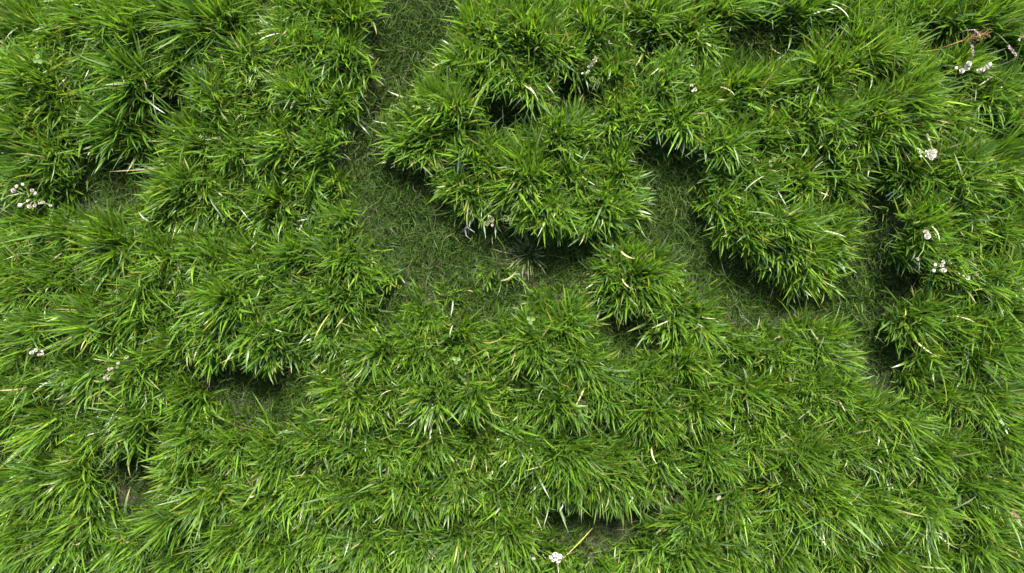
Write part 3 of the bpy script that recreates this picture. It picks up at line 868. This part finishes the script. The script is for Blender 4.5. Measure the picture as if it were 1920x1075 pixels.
# brown seed stalks
def seed_stalk(label, p0, p1, mm, zc=.09, frond=False, colour=M_BROWN):
    z = float(ground_z(*at(*p0, .1))) + zc
    a = Vector((*at(*p0, z), z)); b = Vector((*at(*p1, z + .006), z + .006))
    g = a + (a - b) * .8; gz = float(ground_z(g.x, g.y)); base = Vector((g.x, g.y, gz))
    t = tag(empty('seed_stalk', base), label, 'seed head', 'withered seed stalks')
    link('stem', tube('stem', [(0, 0, -.004), (a - base) * .5 + Vector((0, 0, .02)), a - base], [.001, .001, .0008], colour), t)
    d = b - a
    V, F = [], []
    n = 16 if not frond else 40
    for k in range(n):
        q = k / n; ang = k * 2.4
        side = d.orthogonal().normalized(); side.rotate(Matrix.Rotation(ang, 3, d.normalized()))
        base_p = a - base + d * q
        ln = d.length * (.16 if not frond else .34) 
        e = (d.normalized() + side * (.45 if not frond else .7)).normalized()
        petal_patch(V, F, base_p, e, side, ln, mm / 1000 * (.7 if not frond else .3), .15)
    link('seed_head', mesh_of('seed_head', V, F, colour), t)
M_PINKB = plain_material('seed_purplish', (0.26, 0.17, 0.17), (0.50, 0.38, 0.38), 500, 0.7, 0.1)
M_RUST = plain_material('seed_rust', (0.24, 0.13, 0.05), (0.38, 0.24, 0.10), 500, 0.7, 0.1)
seed_stalk('feathery rust-brown seed plume above white buds', (1806, 76), (1850, 63), 4, frond=True, colour=M_RUST)
seed_stalk('thin purplish seed head crossing the rust-brown plume', (1828, 56), (1838, 67), 4, colour=M_PINKB)
seed_stalk('upright pale purplish seed head below the rust-brown plume', (1825, 104), (1822, 84), 5, colour=M_PINKB)
seed_stalk('short purplish seed head near the small cream flower', (1906, 104), (1892, 88), 6, colour=M_PINKB)
seed_stalk('reddish withered seed head among deep green blades', (1911, 970), (1898, 962), 6, colour=M_BROWN)

# grey forked twig at the edge of the turf
x, y, z = ground_point(868, 432, .03)
tw = tag(empty('twig', (x, y, z)), 'grey forked twig lying beside the cream flower heads', 'twig')
link('stem', tube('stem', [(-.004, -.004, .012), (.008, .006, .034), (.016, .014, .04), (.022, .024, .042)], [.0024, .0022, .0018, .001], M_TWIG, 7), tw)
link('side_branch', tube('side_branch', [(.008, .006, .034), (.014, .001, .037), (.022, -.004, .036)], [.0016, .0013, .0008], M_TWIG, 6), tw)
link('side_branch', tube('side_branch', [(.004, .002, .026), (.006, -.010, .03), (.016, -.018, .03)], [.0016, .0013, .0008], M_TWIG, 6), tw)

# single bleached and yellowing blades that catch the eye: middle pixel, direction in degrees (90 = towards the top), length mm, tone
def dry(tone, w):
    c = {'p': PALE * 1.1, 's': STRAW * .9 + PALE * .1, 'y': YELL * .8 + STRAW * .3, 'g': np.array([.26, .34, .18])}[tone]
    return single_blade('dry_blade', 0.1, w, .75, .75, c, c * 1.05, M_STRAW, frng.normal(0, .25), frng.normal(0, .3))
DRY = {t: [dry(t, w) for w in (.0019, .0024, .0029)] for t in 'psyg'}
SPOTS = [(275, 186, 95, 34, 'p'), (310, 198, 80, 18, 's'), (264, 148, 80, 14, 's'), (460, 143, 85, 16, 'p'), (600, 125, 75, 18, 'p'), (253, 404, 140, 16, 'p'),
         (516, 436, 85, 28, 'p'), (942, 203, 95, 26, 'p'), (1003, 172, 310, 26, 'p'), (996, 166, 315, 20, 's'), (874, 398, 92, 26, 's'), (1183, 484, 315, 17, 's'),
         (1440, 163, 80, 12, 'p'), (1378, 166, 330, 18, 's'), (1475, 373, 290, 24, 'g'), (1425, 396, 170, 36, 'g'), (1690, 356, 40, 14, 'p'), (1700, 345, 60, 30, 'g'),
         (1770, 440, 300, 18, 'p'), (1645, 735, 80, 14, 'p'), (1752, 664, 310, 28, 's'), (1516, 780, 60, 20, 'p'), (1248, 608, 30, 20, 'p'), (935, 641, 10, 28, 'y'),
         (1013, 742, 85, 18, 'p'), (702, 622, 115, 16, 'p'), (843, 620, 85, 16, 'p'), (720, 738, 45, 18, 'p'), (1009, 956, 340, 26, 'y'), (1181, 540, 300, 16, 's'),
         (1163, 1058, 80, 40, 'y'), (1072, 1036, 215, 48, 'y'), (70, 588, 85, 22, 'p'), (105, 722, 80, 16, 'p'), (173, 750, 70, 14, 'p'), (536, 986, 110, 20, 'p'),
         (592, 622, 240, 34, 'y'), (425, 674, 200, 36, 'y'), (1228, 866, 270, 18, 's'), (960, 398, 80, 22, 'p'), (780, 195, 0, 12, 's'), (738, 175, 170, 24, 'p'),
         (1590, 15, 320, 28, 'p'), (1560, 12, 10, 26, 'p'), (1460, 95, 300, 16, 's'), (1850, 195, 80, 18, 'p'), (1865, 145, 40, 22, 'p'), (1545, 305, 60, 14, 'p'),
         (1770, 255, 110, 16, 'g'), (1790, 275, 60, 12, 'p'), (1350, 300, 60, 12, 's'), (1425, 335, 50, 24, 'p'), (1830, 600, 350, 20, 's'), (1612, 700, 30, 14, 's'),
         (1625, 675, 140, 20, 's'), (1100, 290, 60, 22, 'g'), (860, 290, 80, 30, 'g'), (715, 230, 185, 30, 'p'), (725, 280, 200, 30, 'g'), (1155, 1045, 100, 20, 'p'),
         (300, 930, 20, 18, 's'), (275, 925, 30, 20, 'p'), (135, 1030, 10, 18, 's'), (1340, 600, 350, 14, 's'), (880, 545, 10, 12, 's'), (960, 520, 20, 20, 's'),
         (1270, 400, 80, 18, 's'), (1660, 640, 330, 16, 's'), (760, 740, 20, 12, 's'), (1240, 1005, 70, 14, 'p'), (505, 60, 10, 26, 'p'), (40, 210, 20, 18, 's')]
TONE = {'p': 'bleached whitish', 's': 'straw-coloured', 'y': 'yellowing', 'g': 'pale grey-green'}
DL = {}
for tone in 'psyg':
    ids = [i for i, q in enumerate(SPOTS) if q[4] == tone]
    for k, v in ordinal_labels([SPOTS[i][:2] for i in ids], 5).items():
        DL[ids[k]] = v
for i, (px, py, ang, ln, tone) in enumerate(SPOTS):
    L = ln / 1000 * 1.9
    th = math.radians(ang)
    zc = .055 if hollow_at(*at(px, py, .05)) < .5 else .012
    mx, my, mz = ground_point(px, py, zc + .02)
    rx, ry = mx - math.cos(th) * L * .55, my - math.sin(th) * L * .55
    rz = mz + zc * .75
    o = link('bent_straw', DRY[tone][i % 3])
    o.location = (rx, ry, rz - L * .18)
    o.rotation_euler = (0, 0, th)
    s_ = L / .1
    o.scale = (s_, 1.0, s_)
    lab = '%s straw %s' % (TONE[tone], DL[i]) if i in DL else 'single %s straw among the green blades' % TONE[tone]
    tag(o, lab, 'straw', 'single straws in the grass')
